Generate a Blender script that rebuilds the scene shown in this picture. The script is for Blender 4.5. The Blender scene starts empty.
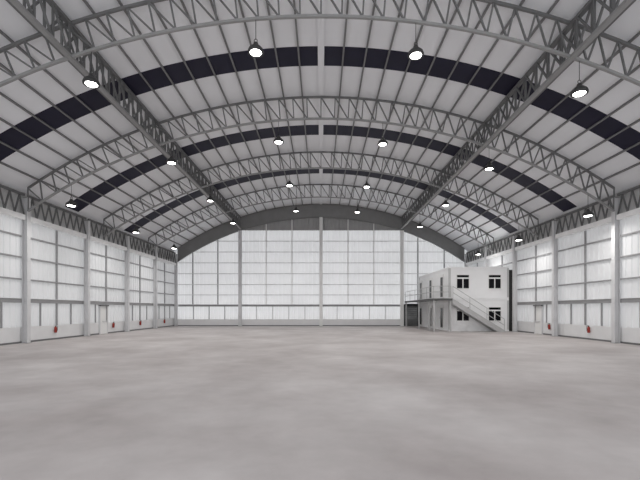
import bpy, bmesh, math, random
from mathutils import Vector, Matrix
random.seed(4)
S = bpy.context.scene
C = S.collection
EYE = 1.75            # camera height
HW = 15.4             # half width to the column line
BACK = 42.5           # back wall
FRONT = -1.5          # end wall left out behind the camera to brighten the near hall
BAY = 5.42
COLY = [BACK - BAY * k for k in range(0, 6)]
TRUSSY = [13.5, 20.75, 28.0, 35.25]
R_TOP, H_TOP = 26.8, EYE + 11.02
R_BOT, H_BOT = 26.5, EYE + 9.9
ORD = ['', 'first', 'second', 'third', 'fourth', 'fifth', 'sixth', 'seventh', 'eighth', 'ninth', 'tenth', 'eleventh',
       'twelfth', 'thirteenth', 'fourteenth', 'fifteenth', 'sixteenth', 'seventeenth', 'eighteenth']

def ztop(x): return H_TOP - (R_TOP - math.sqrt(R_TOP**2 - x*x))
def zbot(x): return H_BOT - (R_BOT - math.sqrt(R_BOT**2 - x*x))
ROOF_UP = 0.15
def zroof(x): return ztop(x) + ROOF_UP

# ------------------------------------------------------------------ materials
def new_mat(name):
    m = bpy.data.materials.new(name); m.use_nodes = True
    return m, m.node_tree.nodes, m.node_tree.links

def paint(name, col, rough=0.5, metal=0.0, var=0.06, scale=1.5, spec=0.4):
    m, n, l = new_mat(name)
    b = n['Principled BSDF']
    b.inputs['Roughness'].default_value = rough
    b.inputs['Metallic'].default_value = metal
    b.inputs['Specular IOR Level'].default_value = spec
    tc = n.new('ShaderNodeTexCoord'); nz = n.new('ShaderNodeTexNoise')
    nz.inputs['Scale'].default_value = scale; nz.inputs['Detail'].default_value = 4
    rp = n.new('ShaderNodeValToRGB')
    rp.color_ramp.elements[0].position = 0.3; rp.color_ramp.elements[1].position = 0.7
    rp.color_ramp.elements[0].color = tuple(c * (1 - var) for c in col) + (1,)
    rp.color_ramp.elements[1].color = tuple(min(1, c * (1 + var)) for c in col) + (1,)
    l.new(tc.outputs['Object'], nz.inputs['Vector']); l.new(nz.outputs['Fac'], rp.inputs['Fac'])
    l.new(rp.outputs['Color'], b.inputs['Base Color'])
    return m

def emit(name, col, s):
    m, n, l = new_mat(name)
    n.remove(n['Principled BSDF'])
    e = n.new('ShaderNodeEmission'); e.inputs['Color'].default_value = col + (1,); e.inputs['Strength'].default_value = s
    l.new(e.outputs[0], n['Material Output'].inputs['Surface'])
    return m

def sheet(name, col, trans):
    """translucent ribbed wall sheet: daylight diffuses through it"""
    m, n, l = new_mat(name)
    n.remove(n['Principled BSDF'])
    tc = n.new('ShaderNodeTexCoord'); nz = n.new('ShaderNodeTexNoise')
    nz.inputs['Scale'].default_value = 0.35; nz.inputs['Detail'].default_value = 3
    rp = n.new('ShaderNodeValToRGB')
    rp.color_ramp.elements[0].position = 0.3; rp.color_ramp.elements[1].position = 0.7
    rp.color_ramp.elements[0].color = tuple(c * 0.95 for c in col) + (1,)
    rp.color_ramp.elements[1].color = tuple(c * 1.03 for c in col) + (1,)
    l.new(tc.outputs['Object'], nz.inputs['Vector']); l.new(nz.outputs['Fac'], rp.inputs['Fac'])
    d = n.new('ShaderNodeBsdfDiffuse'); t = n.new('ShaderNodeBsdfTranslucent'); mx = n.new('ShaderNodeMixShader')
    l.new(rp.outputs['Color'], d.inputs['Color']); l.new(rp.outputs['Color'], t.inputs['Color'])
    mx.inputs['Fac'].default_value = trans
    l.new(d.outputs[0], mx.inputs[1]); l.new(t.outputs[0], mx.inputs[2])
    l.new(mx.outputs[0], n['Material Output'].inputs['Surface'])
    return m

def concrete():
    m, n, l = new_mat('polished concrete')
    b = n['Principled BSDF']
    tc = n.new('ShaderNodeTexCoord')
    mp = n.new('ShaderNodeMapping'); mp.inputs['Scale'].default_value = (0.55, 0.55, 1)
    l.new(tc.outputs['Object'], mp.inputs['Vector'])
    n1 = n.new('ShaderNodeTexNoise'); n1.inputs['Scale'].default_value = 0.55; n1.inputs['Detail'].default_value = 7; n1.inputs['Roughness'].default_value = 0.6
    n2 = n.new('ShaderNodeTexNoise'); n2.inputs['Scale'].default_value = 3.0; n2.inputs['Detail'].default_value = 6
    l.new(mp.outputs[0], n1.inputs['Vector']); l.new(mp.outputs[0], n2.inputs['Vector'])
    r1 = n.new('ShaderNodeValToRGB')
    r1.color_ramp.elements[0].position = 0.34; r1.color_ramp.elements[0].color = (0.375, 0.338, 0.331, 1)
    r1.color_ramp.elements[1].position = 0.66; r1.color_ramp.elements[1].color = (0.55, 0.518, 0.51, 1)
    l.new(n1.outputs['Fac'], r1.inputs['Fac'])
    r2 = n.new('ShaderNodeValToRGB')
    r2.color_ramp.elements[0].position = 0.35; r2.color_ramp.elements[0].color = (0.93, 0.93, 0.93, 1)
    r2.color_ramp.elements[1].position = 0.7; r2.color_ramp.elements[1].color = (1.03, 1.03, 1.03, 1)
    l.new(n2.outputs['Fac'], r2.inputs['Fac'])
    mx = n.new('ShaderNodeMix'); mx.data_type = 'RGBA'; mx.blend_type = 'MULTIPLY'; mx.inputs['Factor'].default_value = 1
    l.new(r1.outputs[0], mx.inputs[6]); l.new(r2.outputs[0], mx.inputs[7])
    l.new(mx.outputs[2], b.inputs['Base Color'])
    r3 = n.new('ShaderNodeMapRange'); r3.inputs['To Min'].default_value = 0.42; r3.inputs['To Max'].default_value = 0.6
    l.new(n1.outputs['Fac'], r3.inputs['Value']); l.new(r3.outputs[0], b.inputs['Roughness'])
    b.inputs['Specular IOR Level'].default_value = 0.25
    return m

M = {}
M['floor'] = concrete()
M['sheet'] = sheet('translucent white sheet', (0.70, 0.70, 0.707), 0.23)
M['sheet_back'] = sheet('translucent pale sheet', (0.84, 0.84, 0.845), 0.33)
M['shaded'] = paint('grey shaded sheet', (0.36, 0.36, 0.36), 0.6)  # upper gable sheet greyed to hold the shadow on the wall
M['roof'] = paint('pale roof lining', (0.80, 0.81, 0.835), 0.8, var=0.03, scale=0.4)
M['eave_shade'] = paint('pale grey eave shade', (0.62, 0.62, 0.62), 0.6)  # wall top behind the eave truss, its shade put into the colour
M['pale_girt'] = paint('pale girt paint', (0.56, 0.56, 0.565), 0.5)
M['navy'] = paint('dark navy panel', (0.012, 0.011, 0.028), 0.5, var=0.1, spec=0.2)
M['steel'] = paint('grey painted steel', (0.155, 0.156, 0.158), 0.5)
M['purlin'] = paint('grey purlin', (0.18, 0.18, 0.183), 0.5)
M['chord'] = paint('light grey painted steel', (0.29, 0.29, 0.29), 0.5)
M['column'] = paint('column grey paint', (0.64, 0.64, 0.65), 0.5)
M['girt'] = paint('girt grey paint', (0.30, 0.30, 0.305), 0.5)
M['eave'] = paint('white painted beam', (0.90, 0.90, 0.90), 0.45)
M['shade_band'] = paint('gable shade paint', (0.22, 0.22, 0.22), 0.55)  # dark tone is the gable shadow, painted in
M['plinth'] = paint('pale painted block', (0.74, 0.74, 0.745), 0.7, var=0.03)
M['white'] = paint('white enamel', (0.80, 0.80, 0.79), 0.45, var=0.02)
M['cabin'] = paint('white cabin panel', (0.85, 0.85, 0.855), 0.5, var=0.02)
M['cabin_edge'] = paint('pale grey cabin frame', (0.52, 0.52, 0.52), 0.5, var=0.03)
M['glass'] = paint('dark glass', (0.006, 0.006, 0.008), 0.15, var=0.02, spec=0.15)
M['galv'] = paint('galvanised steel', (0.46, 0.46, 0.46), 0.45, metal=0.2)
M['deck'] = paint('dark walkway grating', (0.09, 0.09, 0.09), 0.6)
M['dark'] = paint('dark grey shutter', (0.16, 0.165, 0.165), 0.55)
M['gap'] = paint('near black frame and gap shade', (0.03, 0.03, 0.03), 0.6)
M['lamp'] = paint('black lamp housing', (0.045, 0.045, 0.045), 0.45)
M['lens'] = emit('lit lamp lens', (1.0, 0.985, 0.96), 14.0)
M['red'] = paint('red enamel', (0.30, 0.03, 0.02), 0.35, var=0.03)
M['black'] = paint('black rubber', (0.02, 0.02, 0.02), 0.6)

# ------------------------------------------------------------------ mesh helpers
def box(bm, x0, x1, y0, y1, z0, z1):
    v = [bm.verts.new((x, y, z)) for x in (x0, x1) for y in (y0, y1) for z in (z0, z1)]
    for f in ((0, 1, 3, 2), (4, 6, 7, 5), (0, 4, 5, 1), (2, 3, 7, 6), (0, 2, 6, 4), (1, 5, 7, 3)):
        bm.faces.new([v[i] for i in f])

def bar(bm, p, q, w, h=None, up=(0, 0, 1)):
    """box beam from p to q, w across, h along 'up'"""
    h = h or w
    p, q, up = Vector(p), Vector(q), Vector(up)
    d = (q - p).normalized()
    s = d.cross(up)
    if s.length < 1e-3: s = d.cross(Vector((0, 1, 0)))
    s.normalize(); u = s.cross(d).normalized()
    r = []
    for c in (p, q):
        r.append([bm.verts.new(c + s * a * w / 2 + u * b * h / 2) for a, b in ((-1, -1), (1, -1), (1, 1), (-1, 1))])
    for i in range(4):
        j = (i + 1) % 4
        bm.faces.new((r[0][i], r[0][j], r[1][j], r[1][i]))
    bm.faces.new(r[0][::-1]); bm.faces.new(r[1])

def sweep(bm, pts, w, h):
    """rectangular section along an arch polyline lying in an XZ plane (w along Y, h in the plane)"""
    rings = []
    for i, p in enumerate(pts):
        a = Vector(pts[max(i - 1, 0)]); b = Vector(pts[min(i + 1, len(pts) - 1)])
        t = (b - a).normalized(); nrm = Vector((-t.z, 0, t.x)); p = Vector(p)
        rings.append([bm.verts.new(p + Vector((0, a_ * w / 2, 0)) + nrm * b_ * h / 2) for a_, b_ in ((-1, -1), (1, -1), (1, 1), (-1, 1))])
    for r0, r1 in zip(rings, rings[1:]):
        for i in range(4):
            j = (i + 1) % 4
            bm.faces.new((r0[i], r0[j], r1[j], r1[i]))
    bm.faces.new(rings[0][::-1]); bm.faces.new(rings[-1])

def lathe(bm, prof, c=(0, 0, 0), n=24):
    c = Vector(c); rings = []
    for r, z in prof:
        if r < 1e-5: rings.append([bm.verts.new(c + Vector((0, 0, z)))])
        else: rings.append([bm.verts.new(c + Vector((r * math.cos(2 * math.pi * i / n), r * math.sin(2 * math.pi * i / n), z))) for i in range(n)])
    for a, b in zip(rings, rings[1:]):
        for i in range(n):
            j = (i + 1) % n
            if len(a) == 1 and len(b) == 1: continue
            if len(a) == 1: bm.faces.new((a[0], b[i], b[j]))
            elif len(b) == 1: bm.faces.new((a[i], a[j], b[0]))
            else: bm.faces.new((a[i], a[j], b[j], b[i]))

def tube(bm, pts, r, n=8):
    pts = [Vector(p) for p in pts]; rings = []
    ref = Vector((0.3, 0.2, 0.93)).normalized()
    for i, p in enumerate(pts):
        t = (pts[min(i + 1, len(pts) - 1)] - pts[max(i - 1, 0)]).normalized()
        s = t.cross(ref).normalized(); u = s.cross(t)
        rings.append([bm.verts.new(p + (s * math.cos(2 * math.pi * k / n) + u * math.sin(2 * math.pi * k / n)) * r) for k in range(n)])
    for a, b in zip(rings, rings[1:]):
        for i in range(n):
            j = (i + 1) % n
            bm.faces.new((a[i], a[j], b[j], b[i]))
    bm.faces.new(rings[0][::-1]); bm.faces.new(rings[-1])

def obj(name, bm, mat, parent=None, smooth=False, bevel=0):
    if bm.faces:
        bmesh.ops.recalc_face_normals(bm, faces=bm.faces)
    if bevel:
        bmesh.ops.bevel(bm, geom=list(bm.edges), offset=bevel, segments=2, affect='EDGES', profile=0.5)
    me = bpy.data.meshes.new(name)
    off = Vector(parent['_o']) if parent is not None and '_o' in parent else Vector((0, 0, 0))
    if parent is None:                      # origin at the base of the mesh
        xs = [v.co for v in bm.verts]
        off = Vector(((min(v.x for v in xs) + max(v.x for v in xs)) / 2, (min(v.y for v in xs) + max(v.y for v in xs)) / 2, min(v.z for v in xs)))
    bmesh.ops.translate(bm, verts=bm.verts, vec=-off)
    bm.to_mesh(me); bm.free()
    mats = mat if isinstance(mat, (list, tuple)) else [mat]
    for m in mats: me.materials.append(m)
    if smooth:
        for p in me.polygons: p.use_smooth = True
    o = bpy.data.objects.new(name, me); C.objects.link(o)
    if parent is not None:
        o.parent = parent; o['_o'] = parent['_o'] if '_o' in parent else (0, 0, 0)
    else:
        o.location = off
    return o

def one(name, fn, mat, parent=None, **k):
    bm = bmesh.new(); fn(bm)
    return obj(name, bm, mat, parent, **k)

def tag(o, label, cat, group=None):
    o['label'] = label; o['category'] = cat
    if group: o['group'] = group
    return o

def thing(name, label, cat, loc, group=None):
    o = bpy.data.objects.new(name, None); C.objects.link(o)
    o.location = loc; o['_o'] = tuple(loc); o.empty_display_size = 0.3
    return tag(o, label, cat, group)

def struct(o):
    o['kind'] = 'structure'; return o

def copy_tree(o, parent=None):
    c = o.copy(); C.objects.link(c)
    if parent is not None: c.parent = parent
    for ch in list(o.children): copy_tree(ch, c)
    return c

# ------------------------------------------------------------------ the shell
WX = 15.6           # wall sheet plane
struct(one('floor', lambda b: box(b, -WX - 0.3, WX + 0.3, FRONT - 0.3, BACK + 0.4, -0.2, 0.0), M['floor']))

def roof_fn(bm):
    n = 96; T = 0.10
    prev = None
    for i in range(n + 1):
        x = -WX - 0.15 + (2 * WX + 0.3) * i / n
        z = zroof(x)
        ring = [bm.verts.new((x, y, zz)) for y in (FRONT - 0.2, BACK + 0.3) for zz in (z, z + T)]
        if prev:
            a, b = prev, ring
            bm.faces.new((a[0], b[0], b[2], a[2])); bm.faces.new((a[1], a[3], b[3], b[1]))
            bm.faces.new((a[0], a[1], b[1], b[0])); bm.faces.new((a[2], b[2], b[3], a[3]))
        else: bm.faces.new((ring[0], ring[2], ring[3], ring[1]))
        prev = ring
    bm.faces.new((prev[0], prev[1], prev[3], prev[2]))
struct(one('ceiling', roof_fn, M['roof'], smooth=False))

RIB, DEP = 0.40, 0.035
def rib_profile(a, b):
    """(position, depth) of a trapezoid corrugation"""
    out = []; t = a
    while t < b - 1e-6:
        for f, d in ((0, 0), (0.70, 0), (0.78, 1), (0.92, 1)):
            if t + f * RIB < b: out.append((t + f * RIB, d * DEP))
        t += RIB
    out.append((b, 0))
    return out

def side_wall(s):
    def fn(bm):
        prev = None
        for y, d in rib_profile(FRONT, BACK):
            x = s * (WX + d)
            zs = [0.80, 6.50, zroof(WX) + 0.03]
            ring = [bm.verts.new((x, y, z)) for z in zs]
            if prev:
                for k in range(2):
                    f = bm.faces.new((prev[k], ring[k], ring[k + 1], prev[k + 1])); f.material_index = k
            prev = ring
    return fn
for s, nm in ((-1, 'left'), (1, 'right')):
    struct(one('wall_' + nm, side_wall(s), [M['sheet'], M['eave_shade']]))
    struct(one('baseboard_' + nm, lambda b: box(b, *sorted((s * 15.585, s * 15.70)), FRONT, BACK, 0.0, 0.84), M['plinth']))

def back_fn(y, sgn, zsplit):
    def fn(bm):
        prev = None
        for x, d in rib_profile(-WX - 0.02, WX + 0.02):
            zt = zroof(min(max(x, -WX), WX)) + 0.03
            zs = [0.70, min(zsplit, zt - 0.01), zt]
            ring = [bm.verts.new((x, y + sgn * d, z)) for z in zs]
            if prev:
                for k in range(2):
                    f = bm.faces.new((prev[k], ring[k], ring[k + 1], prev[k + 1])); f.material_index = k
            prev = ring
    return fn
for i, s_ in ((1, -1), (2, 1)):
    struct(one(f'trim_{i}', lambda b: box(b, *sorted((s_ * 15.55, s_ * 15.584)), FRONT, BACK - 0.06, 0.0, 0.09), M['steel']))
struct(one('trim_3', lambda b: box(b, -15.54, 15.54, BACK - 0.059, BACK - 0.051, 0.0, 0.09), M['steel']))
struct(one('wall_back', back_fn(BACK, 1, 10.15), [M['sheet_back'], M['shaded']]))
struct(one('baseboard_back', lambda b: box(b, -WX, WX, BACK - 0.05, BACK + 0.06, 0.0, 0.72), M['plinth']))

# ------------------------------------------------------------------ roof strips, ridge, purlins
def arch_band(y0, y1, x0, x1, up, T):
    def fn(bm):
        prev = None; n = 48
        for i in range(n + 1):
            x = x0 + (x1 - x0) * i / n
            ring = [bm.verts.new((x, y, ztop(x) + up + t)) for y in (y0, y1) for t in (0, T)]
            if prev:
                a, b = prev, ring
                bm.faces.new((a[0], b[0], b[2], a[2])); bm.faces.new((a[1], a[3], b[3], b[1]))
                bm.faces.new((a[0], a[1], b[1], b[0])); bm.faces.new((a[2], b[2], b[3], a[3]))
            else: bm.faces.new((ring[0], ring[2], ring[3], ring[1]))
            prev = ring
        bm.faces.new((prev[0], prev[1], prev[3], prev[2]))
    return fn
bandlab = ['dark navy roof strip nearest the camera, curving between the first two arch trusses',
           'dark navy roof strip in the middle, curving between the second and third arch trusses',
           'narrow looking dark navy roof strip farthest back, between the third and fourth arch trusses']
for y0, lb in zip((16.97, 24.2, 31.43), bandlab):
    tag(one('roof_strip', arch_band(y0, y0 + 1.32, -15.48, 15.48, ROOF_UP - 0.025, 0.03), M['navy']), lb, 'skylight strip', 'dark strips across the roof')

tag(one('ridge_beam', lambda b: box(b, -0.14, 0.14, 8.0, BACK - 0.35, ztop(0) + 0.06, zroof(0) - 0.027), M['roof']),
    'pale flat beam running lengthwise under the ridge at the top of the roof', 'beam')
for s, side in ((-1, 'left'), (1, 'right')):
    for k in range(1, 17):
        th = k * 0.965 / R_TOP
        rr = R_TOP + ROOF_UP * 0.98
        x = s * rr * math.sin(th); z = H_TOP - R_TOP + rr * math.cos(th)
        zl = ztop(abs(x)) + 0.095
        o = one('purlin', lambda b: bar(b, (x, 7.0, zl), (x, BACK - 0.35, zl), 0.07, 0.09, (s * math.sin(th), 0, math.cos(th))), M['purlin'])
        tag(o, f'long grey roof purlin, {ORD[k]} from the ridge on the {side} half of the vault', 'roof beam', 'purlins under the roof')

# ------------------------------------------------------------------ arch trusses
NP = 44
XE = 15.2
def arch_nodes():
    th = math.asin(XE / R_TOP)
    tp, bp = [], []
    for i in range(NP + 1):
        a = -th + 2 * th * i / NP
        x = R_TOP * math.sin(a)
        xb = x - 1.1 * math.sin(a) * (1 - (abs(a) / th) ** 6)   # struts stand square to the chord, the last one upright
        tp.append((x, ztop(x))); bp.append((xb, zbot(xb)))
    return tp, bp
TP, BP = arch_nodes()
tlab = ['grey steel arch truss nearest the camera, its crown cut by the top of the photo',
        'grey steel arch truss second from the camera, behind the widest navy strip',
        'grey steel arch truss third from the camera, between the middle and farthest navy strips',
        'grey steel arch truss farthest from the camera, just in front of the back wall']
Y0 = TRUSSY[0]
t0 = thing('arch_truss', tlab[0], 'roof truss', (0, Y0, H_BOT), 'arch trusses across the hall')
one('top_chord', lambda b: sweep(b, [(x, Y0, z) for x, z in TP], 0.09, 0.09), M['steel'], t0)
one('bottom_chord', lambda b: sweep(b, [(x, Y0, z) for x, z in BP], 0.10, 0.085), M['chord'], t0)
for i in range(NP + 1):
    one('strut', lambda b: bar(b, (TP[i][0], Y0, TP[i][1]), (BP[i][0], Y0, BP[i][1]), 0.055, 0.055, (0, 1, 0)), M['steel'], t0)
for i in range(NP):
    one('diagonal', lambda b: bar(b, (TP[i][0], Y0, TP[i][1]), (BP[i + 1][0], Y0, BP[i + 1][1]), 0.055, 0.055, (0, 1, 0)), M['steel'], t0)
for y, lb in zip(TRUSSY[1:], tlab[1:]):
    c = copy_tree(t0); c.location.y = y; c['label'] = lb

# gable shade band: solid dark plate standing in for shadow among the truss bars
GG = thing('gable_shade_band', 'deep grey arched band of painted shade under the roof along the back wall', 'shade_band', (0, BACK - 0.25, 10.0))
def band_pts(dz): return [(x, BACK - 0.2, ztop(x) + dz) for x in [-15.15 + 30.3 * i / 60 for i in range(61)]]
def shade_band_fn(bm):
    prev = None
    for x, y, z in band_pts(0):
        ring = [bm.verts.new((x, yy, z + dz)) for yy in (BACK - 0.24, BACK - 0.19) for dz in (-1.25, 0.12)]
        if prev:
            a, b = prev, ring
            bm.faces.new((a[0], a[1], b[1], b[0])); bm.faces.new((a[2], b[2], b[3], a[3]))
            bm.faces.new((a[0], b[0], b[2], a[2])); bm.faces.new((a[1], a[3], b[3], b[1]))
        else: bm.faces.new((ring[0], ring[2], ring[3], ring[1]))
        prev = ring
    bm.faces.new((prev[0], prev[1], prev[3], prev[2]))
one('web', shade_band_fn, M['shade_band'], GG)  # face of the painted shade band
one('top_flange', lambda b: sweep(b, band_pts(0.10), 0.24, 0.05), M['shade_band'], GG)  # upper edge of the painted shade band
one('bottom_flange', lambda b: sweep(b, band_pts(-1.27), 0.24, 0.05), M['shade_band'], GG)  # lower edge of the painted shade band

# ------------------------------------------------------------------ longitudinal trusses
LX = 8.46
def long_truss(s, side):
    x = s * LX
    zb, zt = EYE + 8.5, EYE + 9.62
    ya, yb = 9.0, BACK - 0.45
    t = thing('lengthwise_truss', f'dense grey box truss running lengthwise down the {side} side of the roof', 'roof truss', (x, ya, zb), 'lengthwise box trusses')
    one('bottom_chord', lambda b: box(b, x - 0.085, x + 0.085, ya, yb, zb - 0.05, zb + 0.05), M['chord'], t)
    one('top_chord', lambda b: box(b, x - 0.085, x + 0.085, ya, yb, zt - 0.05, zt + 0.05), M['steel'], t)
    n = 40; d = (yb - ya) / n
    protos = []
    for sx in (-0.05, 0.05):
        off = 0.0 if sx < 0 else 0.5
        for i in range(n):
            y = ya + (i + off * 0.6) * d
            for nm, ya_, yb_ in (('strut', y, y), ('diagonal', y, y + d) if sx < 0 else ('diagonal', y + d * 0.95, y)):
                if max(ya_, yb_) > yb: continue
                key = (nm, sx)
                pr = next((p for k, p in protos if k == key), None)
                if pr is None:
                    o = one(nm, lambda b: bar(b, (x + sx, ya_, zb), (x + sx, yb_, zt), 0.06, 0.06, (1, 0, 0)), M['steel'], t)
                    o['_y'] = y; protos.append((key, o))
                else:
                    o = pr.copy(); C.objects.link(o); o.parent = t
                    o.location.y = pr.location.y + (y - pr['_y'])
    return t
long_truss(-1, 'left'); long_truss(1, 'right')

# ------------------------------------------------------------------ side walls: columns, rails, posts, eave trusses
def h_column(bm, x0, x1, y, z1, w=0.24, tf=0.03):
    """H section standing on the floor, flanges facing the hall"""
    xa, xb = sorted((x0, x1))
    box(bm, xa, xa + tf, y - w / 2, y + w / 2, 0.0, z1)
    box(bm, xb - tf, xb, y - w / 2, y + w / 2, 0.0, z1)
    box(bm, xa + tf, xb - tf, y - 0.02, y + 0.02, 0.0, z1)
colname = ['standing in the back corner', 'first out from the back corner', 'second out from the back corner', 'third out from the back corner',
           'fourth out from the back corner, nearest the camera']
bayname = ['bay beside the back corner', 'second bay from back corner', 'third bay from back corner', 'fourth bay from back corner', 'bay nearest the camera']
for s, side in ((-1, 'left'), (1, 'right')):
    X = lambda a, b: sorted((s * a, s * b))
    for k in range(5):
        y = COLY[k] if k else BACK - 0.17
        c = thing('steel_column', f'grey steel H column on the {side} wall, {colname[k]}', 'column', (s * 15.35, y, 0), 'side wall columns')
        one('shaft', lambda b: h_column(b, s * 15.20, s * 15.49, y, 7.55), M['column'], c)
        one('base_plate', lambda b: box(b, *X(15.16, 15.53), y - 0.16, y + 0.16, 0, 0.025), M['girt'], c)
        one('cap_plate', lambda b: box(b, *X(15.18, 15.51), y - 0.15, y + 0.15, 7.55, 7.58), M['girt'], c)
    zl = [3.32, 4.46, 5.56]
    wl = ['lowest of three above the thick rail', 'middle of three above the thick rail', 'topmost of three below the white beam']
    for z, w in zip(zl, wl):
        tag(one('wall_rail', lambda b: box(b, *X(15.50, 15.585), 7.0, BACK - 0.08, z - 0.04, z + 0.04), M['girt']),
            f'thin grey rail on the {side} wall, {w}', 'rail', 'thin side wall rails')
    rb = thing('rail_beam', f'thick grey horizontal rail running the length of the {side} wall above the doors', 'rail', (s * 15.5, 7.0, 2.2), 'thick wall rails')
    one('web', lambda b: box(b, *X(15.53, 15.57), 7.0, BACK - 0.08, 2.13, 2.31), M['girt'], rb)
    one('top_flange', lambda b: box(b, *X(15.50, 15.585), 7.0, BACK - 0.08, 2.31, 2.34), M['column'], rb)
    one('bottom_flange', lambda b: box(b, *X(15.50, 15.585), 7.0, BACK - 0.08, 2.10, 2.13), M['girt'], rb)
    for k in range(5):
        ya, yb = COLY[k + 1], COLY[k]
        ym = (ya + yb) / 2
        # tall thin post in the middle of the bay
        def tall(b):
            for z0, z1 in ((0.84, 2.10), (2.34, 3.28), (3.36, 4.42), (4.50, 5.52), (5.60, 6.38)):
                box(b, *X(15.51, 15.585), ym - 0.05, ym + 0.05, z0, z1)
        tag(one('wall_post', tall, M['girt']), f'slim tall post on the {side} wall, mid {bayname[k]}', 'post', 'slim tall wall posts')
        for q, where in ((0.25, 'camera'), (0.75, 'back wall')):
            yq = ya + (yb - ya) * q
            if k == 2 and q == 0.75: continue          # the door stands here
            if s > 0 and k < 2: continue               # hidden behind the cabins
            tag(one('wall_stud', lambda b: box(b, *X(15.53, 15.585), yq - 0.04, yq + 0.04, 0.84, 2.10), M['girt']),
                f'short stud low on the {side} wall, {bayname[k]}, {where} half', 'stud', 'short wall studs')
        # eave truss of this bay
        e = thing('eave_truss', f'zigzag eave truss on white beam, {side} wall, {bayname[k]}', 'truss', (s * 15.35, ya, 6.4), 'eave trusses')
        a_, b_ = ya + 0.14, yb - (0.14 if k else 0.33)
        one('bottom_beam', lambda b: box(b, *X(15.27, 15.43), a_, b_, 6.38, 6.64), M['eave'], e)
        one('top_chord', lambda b: box(b, *X(15.30, 15.40), a_, b_, 7.62, 7.74), M['steel'], e)
        n = 16; d = (b_ - a_) / n
        for i in range(n):
            z0, z1 = (6.64, 7.62) if i % 2 == 0 else (7.62, 6.64)
            one('lacing_bar', lambda b: bar(b, (s * 15.35, a_ + i * d, z0), (s * 15.35, a_ + (i + 1) * d, z1), 0.06, 0.06, (1, 0, 0)), M['steel'], e)

# doors in the side walls
for s, side, nm in ((-1, 'left', 'door_1'), (1, 'right', 'door_2')):
    X = lambda a, b: sorted((s * a, s * b))
    d = struct(one(nm, lambda b: box(b, *X(15.535, 15.582), 28.12, 29.02, 0.01, 1.98), M['white']))
    def off(o):      # origin of the door mesh
        return tuple(o.location)
    d['_o'] = off(d)
    def frame(b):
        box(b, *X(15.50, 15.582), 28.03, 28.12, 0, 2.08); box(b, *X(15.50, 15.582), 29.02, 29.11, 0, 2.08)
    one('door_frame', frame, M['column'], d)
    one('lintel', lambda b: box(b, *X(15.42, 15.582), 28.03, 29.11, 1.99, 2.08), M['steel'], d)
    one('push_bar', lambda b: box(b, *X(15.48, 15.534), 28.42, 28.92, 0.88, 0.94), M['column'], d)

# fire extinguishers
def extinguisher(s, y, label):
    x = s * 15.49
    t = thing('fire_extinguisher', label, 'fire extinguisher', (x, y, 0.40), 'wall fire extinguishers')
    one('cylinder', lambda b: lathe(b, [(0, 0.40), (0.06, 0.40), (0.075, 0.415), (0.075, 0.68), (0.06, 0.72), (0.028, 0.75), (0, 0.75)], (x, y, 0), 16), M['red'], t, smooth=True)
    def valve(b):
        box(b, x - 0.02, x + 0.02, y - 0.025, y + 0.025, 0.75, 0.80)
        bar(b, (x, y - 0.02, 0.81), (x - s * 0.11, y, 0.84), 0.03, 0.015)
    one('valve', valve, M['black'], t)
    one('hose', lambda b: tube(b, [(x, y + 0.025, 0.78), (x - s * 0.04, y + 0.09, 0.77), (x - s * 0.04, y + 0.11, 0.68), (x - s * 0.03, y + 0.10, 0.50)], 0.013), M['black'], t, smooth=True)
    one('bracket', lambda b: box(b, *sorted((s * 15.56, s * 15.586)), y - 0.04, y + 0.04, 0.58, 0.76), M['white'], t)
extinguisher(-1, 23.35, 'red fire extinguisher low on the left wall, nearest the camera')
extinguisher(-1, 29.85, 'red fire extinguisher on the left wall just beyond the white door')
extinguisher(-1, 34.3, 'small red fire extinguisher on the left wall, second bay from the back')
extinguisher(-1, 39.6, 'tiny red fire extinguisher on the left wall near the back corner')
extinguisher(1, 23.15, 'red fire extinguisher low on the right wall, nearest the camera')
extinguisher(1, 27.15, 'red fire extinguisher on the right wall beside the white door')

# ------------------------------------------------------------------ back wall columns, rails, posts
for x, w in ((-8.55, 'left'), (0.0, 'centre'), (8.55, 'right, beside the walkway')):
    c = thing('gable_column', f'tall pale grey column standing on the back wall, {w}', 'column', (x, BACK - 0.3, 0), 'back wall columns')
    zt_ = ztop(abs(x)) - 1.30
    def sh(b):
        y1 = BACK - 0.10
        box(b, x - 0.17, x + 0.17, y1 - 0.30, y1 - 0.27, 0, zt_); box(b, x - 0.17, x + 0.17, y1 - 0.03, y1, 0, zt_); box(b, x - 0.02, x + 0.02, y1 - 0.27, y1 - 0.03, 0, zt_)
    one('shaft', sh, M['column' if x < -1 else 'white'], c)
    one('base_plate', lambda b: box(b, x - 0.22, x + 0.22, BACK - 0.44, BACK - 0.06, 0, 0.02), M['girt'], c)

for i, z in enumerate((3.30, 4.40, 5.55, 6.70, 7.85, 9.0)):
    hx = 15.15
    if z > 6.4:
        hx = min(hx, math.sqrt(max(R_TOP**2 - (R_TOP - (H_TOP - 1.3 - z))**2, 1)) - 0.1)
    tag(one('wall_rail', lambda b: box(b, -hx, hx, BACK - 0.085, BACK - 0.012, z - 0.03, z + 0.03), M['pale_girt']),
        f'thin grey horizontal rail across the back wall, {ORD[i + 1]} above the thick rail', 'rail', 'thin back wall rails')
rb = thing('rail_beam', 'thick grey horizontal rail across the whole back wall', 'rail', (0, BACK - 0.1, 2.2), 'thick wall rails')
one('web', lambda b: box(b, -15.15, 15.15, BACK - 0.06, BACK - 0.03, 2.10, 2.26), M['girt'], rb)
one('top_flange', lambda b: box(b, -15.15, 15.15, BACK - 0.095, BACK - 0.012, 2.26, 2.29), M['column'], rb)
one('bottom_flange', lambda b: box(b, -15.15, 15.15, BACK - 0.095, BACK - 0.012, 2.07, 2.10), M['girt'], rb)
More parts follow.
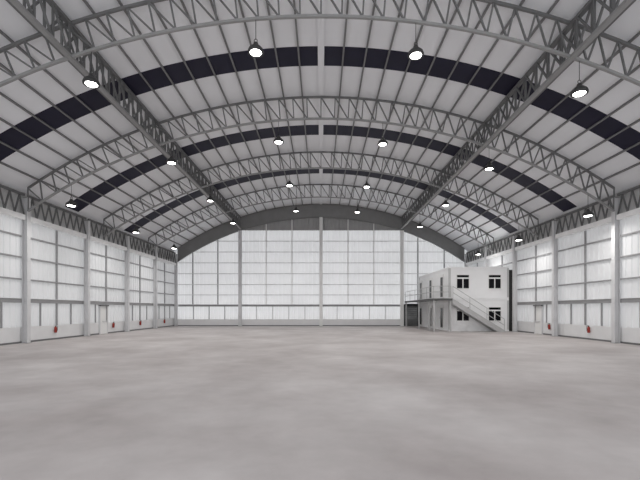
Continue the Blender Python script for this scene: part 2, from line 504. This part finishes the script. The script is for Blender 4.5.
fields = [(-15.2, -8.55, 'leftmost field', 'girt', (0.24, 0.64)), (-8.55, 0, 'field left of the centre column', 'white', (0.32, 0.64)), (0, 8.55, 'field right of the centre column', 'white', (0.335, 0.655)), (8.55, 15.2, 'rightmost field', 'girt', (0.26, 0.68))]
RZ = (2.29, 3.30, 4.40, 5.55, 6.70, 7.85, 9.0)
for a, b_, fl, mm, fr in fields:
    for q, w in zip(fr, ('left', 'right')):
        x = a + (b_ - a) * q
        top = ztop(abs(x)) - 1.31
        def post(bm):
            zs = [z for z in RZ if z < top] + [top]
            for i in range(len(zs) - 1):
                z0 = zs[i] + (0.035 if i else 0); z1 = zs[i + 1] - (0.035 if i < len(zs) - 2 else 0)
                if z1 - z0 > 0.05: box(bm, x - 0.055, x + 0.055, BACK - 0.08, BACK - 0.012, z0, z1)
        tag(one('wall_post', post, M[mm]), f'slim tall back wall post, {w} one in the {fl}', 'post', 'slim back wall posts')
    n = 5 if abs(a) < 10 and abs(b_) < 10 else 4
    for q in range(1, n):
        x = a + (b_ - a) * q / n
        if x > 8.6: continue
        tag(one('wall_stud', lambda bm: box(bm, x - 0.035, x + 0.035, BACK - 0.075, BACK - 0.012, 0.72, 2.07), M['girt' if mm == 'girt' else 'pale_girt']),
            f'short stud low on the back wall, {fl}, {ORD[q]} from left', 'stud', 'short back wall studs')

# dark shutter door under the walkway
d3 = struct(one('door_3', lambda b: [box(b, 8.86, 10.22, BACK - 0.14, BACK - 0.10, 0.01 + i * 0.21, 0.01 + i * 0.21 + 0.195) for i in range(10)], M['dark']))
d3['_o'] = tuple(d3.location)
def d3f(b):
    box(b, 8.76, 8.86, BACK - 0.2, BACK - 0.1, 0, 2.3); box(b, 10.20, 10.27, BACK - 0.2, BACK - 0.145, 0, 2.3)
one('door_frame', d3f, M['gap'], d3)
one('shutter_box', lambda b: box(b, 8.86, 10.2, BACK - 0.38, BACK - 0.1, 2.11, 2.36), M['gap'], d3)

# ------------------------------------------------------------------ two storey site cabins
CX0, CX1, CY0, CY1, CH = 10.3, 15.13, 32.2, 42.0, 2.6
def cabin(z, label):
    t = thing('office_cabin', label, 'site cabin', ((CX0 + CX1) / 2, CY0, z), 'stacked office cabins')
    o = t
    one('body', lambda b: box(b, CX0 + 0.03, CX1 - 0.03, CY0 + 0.03, CY1 - 0.03, z + 0.02, z + CH - 0.02), M['cabin'], t)
    def frame(b):
        for zz in (z + 0.005, z + CH - 0.125):
            box(b, CX0, CX1, CY0, CY0 + 0.1, zz, zz + 0.12); box(b, CX0, CX1, CY1 - 0.1, CY1, zz, zz + 0.12)
            box(b, CX0, CX0 + 0.1, CY0 + 0.1, CY1 - 0.1, zz, zz + 0.12); box(b, CX1 - 0.1, CX1, CY0 + 0.1, CY1 - 0.1, zz, zz + 0.12)
    one('rim', frame, M['cabin'] if z > 1 else M['cabin'], t)
    for xx in (CX0, CX1 - 0.14):
        for yy in (CY0, CY1 - 0.14):
            one('corner_post', lambda b: box(b, xx - 0.003, xx + 0.143, yy - 0.003, yy + 0.143, z + 0.125, z + CH - 0.125), M['cabin_edge'], t)
    for xw in (11.42, 13.98):
        w = one('window', lambda b: [box(b, xw - 0.53, xw - 0.48, CY0 - 0.03, CY0 + 0.03, z + 0.80, z + 1.98), box(b, xw + 0.48, xw + 0.53, CY0 - 0.03, CY0 + 0.03, z + 0.80, z + 1.98),
                                     box(b, xw - 0.48, xw + 0.48, CY0 - 0.03, CY0 + 0.03, z + 0.80, z + 0.86), box(b, xw - 0.48, xw + 0.48, CY0 - 0.03, CY0 + 0.03, z + 1.92, z + 1.98),
                                     box(b, xw - 0.48, xw + 0.48, CY0 - 0.03, CY0 + 0.03, z + 1.62, z + 1.73), box(b, xw - 0.04, xw + 0.04, CY0 - 0.03, CY0 + 0.03, z + 0.86, z + 1.62)], M['white'], t)
        for a, b2, c, d in ((-0.48, -0.04, 0.86, 1.62), (0.04, 0.48, 0.86, 1.62), (-0.48, 0.48, 1.73, 1.92)):
            one('pane', lambda b: box(b, xw + a, xw + b2, CY0 - 0.005, CY0 + 0.02, z + c, z + d), M['glass'], w)
    for yd in (34.05, 37.5, 41.15):
        dr = one('door', lambda b: box(b, CX0 - 0.035, CX0 + 0.02, yd - 0.45, yd + 0.45, z + 0.13, z + 2.12), M['white'], t)
        one('glazing', lambda b: box(b, CX0 - 0.05, CX0 - 0.03, yd - 0.30, yd + 0.30, z + 0.22, z + 1.88), M['glass'], dr)
        one('handle', lambda b: bar(b, (CX0 - 0.07, yd + 0.38, z + 0.95), (CX0 - 0.07, yd + 0.38, z + 1.15), 0.025), M['galv'], dr)
    return t
cabin(0.0, 'white ground floor office cabin behind the stair, under the upper cabin')
cabin(2.6, 'white upper office cabin with two dark windows, stacked on the lower cabin')
tag(one('gap_shade', lambda b: box(b, 15.14, 15.47, 32.30, 32.36, 0.0, 4.95), M['gap']), 'narrow black strip of painted shade between the white cabins and the right wall', 'shade strip')  # added dark strip, paints the shade of the gap beside the cabins

# walkway
WXO = 8.8
wk = thing('walkway', 'raised steel walkway with handrail along the cabin doors', 'walkway', (WXO, 31.3, 0))
one('deck', lambda b: box(b, WXO, CX0 - 0.07, 31.3, 41.95, 2.50, 2.58), M['deck'], wk)
def dedge(b):
    box(b, WXO - 0.03, WXO, 31.3, 41.95, 2.44, 2.62); box(b, WXO - 0.03, CX0 - 0.02, 31.26, 31.3, 2.44, 2.62)
one('edge_beam', dedge, M['deck'], wk)
for y in (31.4, 32.65, 36.2, 41.6):
    one('post', lambda b: box(b, WXO + 0.005, WXO + 0.125, y - 0.06, y + 0.06, 0, 2.495), M['galv'], wk)
one('post', lambda b: box(b, CX0 - 0.2, CX0 - 0.09, 31.32, 31.43, 0, 2.495), M['galv'], wk)
for h in (0.55, 1.0):
    one('handrail', lambda b: tube(b, [(WXO + 0.03, 41.9, 2.58 + h), (WXO + 0.03, 31.35, 2.58 + h), (CX0 - 0.1, 31.35, 2.58 + h)], 0.024), M['galv'], wk)
for y in (31.35, 33.4, 35.5, 37.6, 39.7, 41.85):
    one('baluster', lambda b: tube(b, [(WXO + 0.03, y, 2.581), (WXO + 0.03, y, 3.58)], 0.022), M['galv'], wk)
one('baluster', lambda b: tube(b, [(CX0 - 0.1, 31.35, 2.581), (CX0 - 0.1, 31.35, 3.58)], 0.022), M['galv'], wk)

# stair in front of the lower cabin
st = thing('staircase', 'straight pale steel stair rising leftward across the front of the lower cabin', 'stair', (14.35, 31.7, 0))
SX0, SX1, SZ = 14.35, CX0, 2.58
def stringer(y):
    def fn(b):
        w = 0.44
        ang = (SZ) / (SX0 - SX1)
        pts = [(SX0 + 0.05, 0.0), (SX0 + 0.05, 0.10), (SX1 - 0.02, SZ + 0.04), (SX1 - 0.02, SZ + 0.04 - w), (SX0 - 0.55, 0.0)]
        f0 = [b.verts.new((x, y, z)) for x, z in pts]; f1 = [b.verts.new((x, y + 0.03, z)) for x, z in pts]
        b.faces.new(f0); b.faces.new(f1[::-1])
        for i in range(5):
            j = (i + 1) % 5
            b.faces.new((f0[i], f0[j], f1[j], f1[i]))
    return fn
one('stringer', stringer(31.28), M['galv'], st); one('stringer', stringer(32.10), M['galv'], st)
ns = 13
for i in range(1, ns):
    x = SX0 - (SX0 - SX1) * i / ns; z = SZ * i / ns
    one('step', lambda b: box(b, x - 0.16, x + 0.14, 31.315, 32.095, z - 0.05, z - 0.01), M['deck'], st)
for y in (31.30,):
    for h in (0.5, 0.98):
        one('handrail', lambda b: tube(b, [(SX1 + 0.02, y, SZ + h), (SX0, y, h + 0.02)], 0.024), M['galv'], st)
    for q in (0.0, 0.33, 0.66, 1.0):
        x = SX1 + 0.02 + (SX0 - SX1 - 0.02) * q; z = SZ * (1 - q)
        one('baluster', lambda b: tube(b, [(x, y, z + 0.02), (x, y, z + 1.0)], 0.022), M['galv'], st)

# ------------------------------------------------------------------ high bay lamps
def lamp_proto(x, y, z):
    t = thing('high_bay_lamp', '', 'lamp', (x, y, z), 'high bay lamps')
    one('housing', lambda b: lathe(b, [(0.205, 0.0), (0.265, 0.0), (0.27, 0.05), (0.24, 0.13), (0.17, 0.20), (0.10, 0.25), (0.07, 0.34), (0.03, 0.36), (0, 0.36)], (x, y, z), 24), M['lamp'], t, smooth=True)
    one('lens', lambda b: lathe(b, [(0.0, -0.018), (0.12, -0.014), (0.18, -0.004), (0.19, 0.01), (0, 0.01)], (x, y, z), 24), M['lens'], t, smooth=True)
    hk = one('hook', lambda b: tube(b, [(x + 0.055 * math.sin(a), y, z + 0.41 - 0.055 * math.cos(a)) for a in [i * 2 * math.pi / 14 for i in range(15)]], 0.012, 6), M['lamp'], t)
    wz = 1.15 - 0.05 - 0.46
    one('wire', lambda b: tube(b, [(x, y, z + 0.46), (x, y, z + 0.46 + wz)], 0.012, 6), M['lamp'], t)
    ld = bpy.data.lights.new('lamp_light', 'AREA'); ld.shape = 'DISK'; ld.size = 0.38; ld.energy = 70; ld.spread = math.radians(155); ld.color = (1.0, 0.98, 0.95)
    lo = bpy.data.objects.new('lamp_light', ld); C.objects.link(lo); lo.parent = t; lo.location = (0, 0, -0.06)
    return t
rows = ['nearest arch truss', 'second arch truss', 'third arch truss', 'farthest arch truss']
LXS = [(-12.95, 'at far left'), (-7.75, 'beside the left lengthwise truss'), (-2.2, 'just left of centre'), (3.2, 'just right of centre'), (8.72, 'beside the right lengthwise truss'), (13.85, 'at far right')]
lp = None
for y, rn in zip(TRUSSY, rows):
    for x, w in LXS:
        if y < 15 and abs(x) > 12: continue       # outside the photo
        z = zbot(abs(x)) - 1.15
        if lp is None:
            lp = lamp_proto(x, y, z); o = lp
        else:
            o = copy_tree(lp); o.location = (x, y, z)
        o['label'] = f'lit round lamp hanging {w} under {rn}'

for o in list(bpy.data.objects):
    for k in ('_o', '_y'):
        if k in o: del o[k]

# ------------------------------------------------------------------ daylight outside, camera, output
w = bpy.data.worlds.new('overcast'); S.world = w; w.use_nodes = True
bg = w.node_tree.nodes['Background']; bg.inputs['Color'].default_value = (0.96, 0.98, 1.0, 1); bg.inputs['Strength'].default_value = 1.28

cd = bpy.data.cameras.new('camera'); cam = bpy.data.objects.new('camera', cd); C.objects.link(cam)
cam.location = (0, 0, EYE); cam.rotation_euler = (math.radians(90), 0, 0)
cd.sensor_width = 36; cd.lens = 400 / 640 * 36; cd.shift_y = 69.5 / 640; cd.shift_x = -1.0 / 640
cd.clip_end = 200
S.camera = cam
S.view_settings.view_transform = 'Standard'; S.view_settings.look = 'None'
S.view_settings.gamma = 1; S.view_settings.use_curve_mapping = False
S.view_settings.exposure = 0.28
S.cycles.max_bounces = 10; S.cycles.diffuse_bounces = 6
S.cycles.use_denoising = True
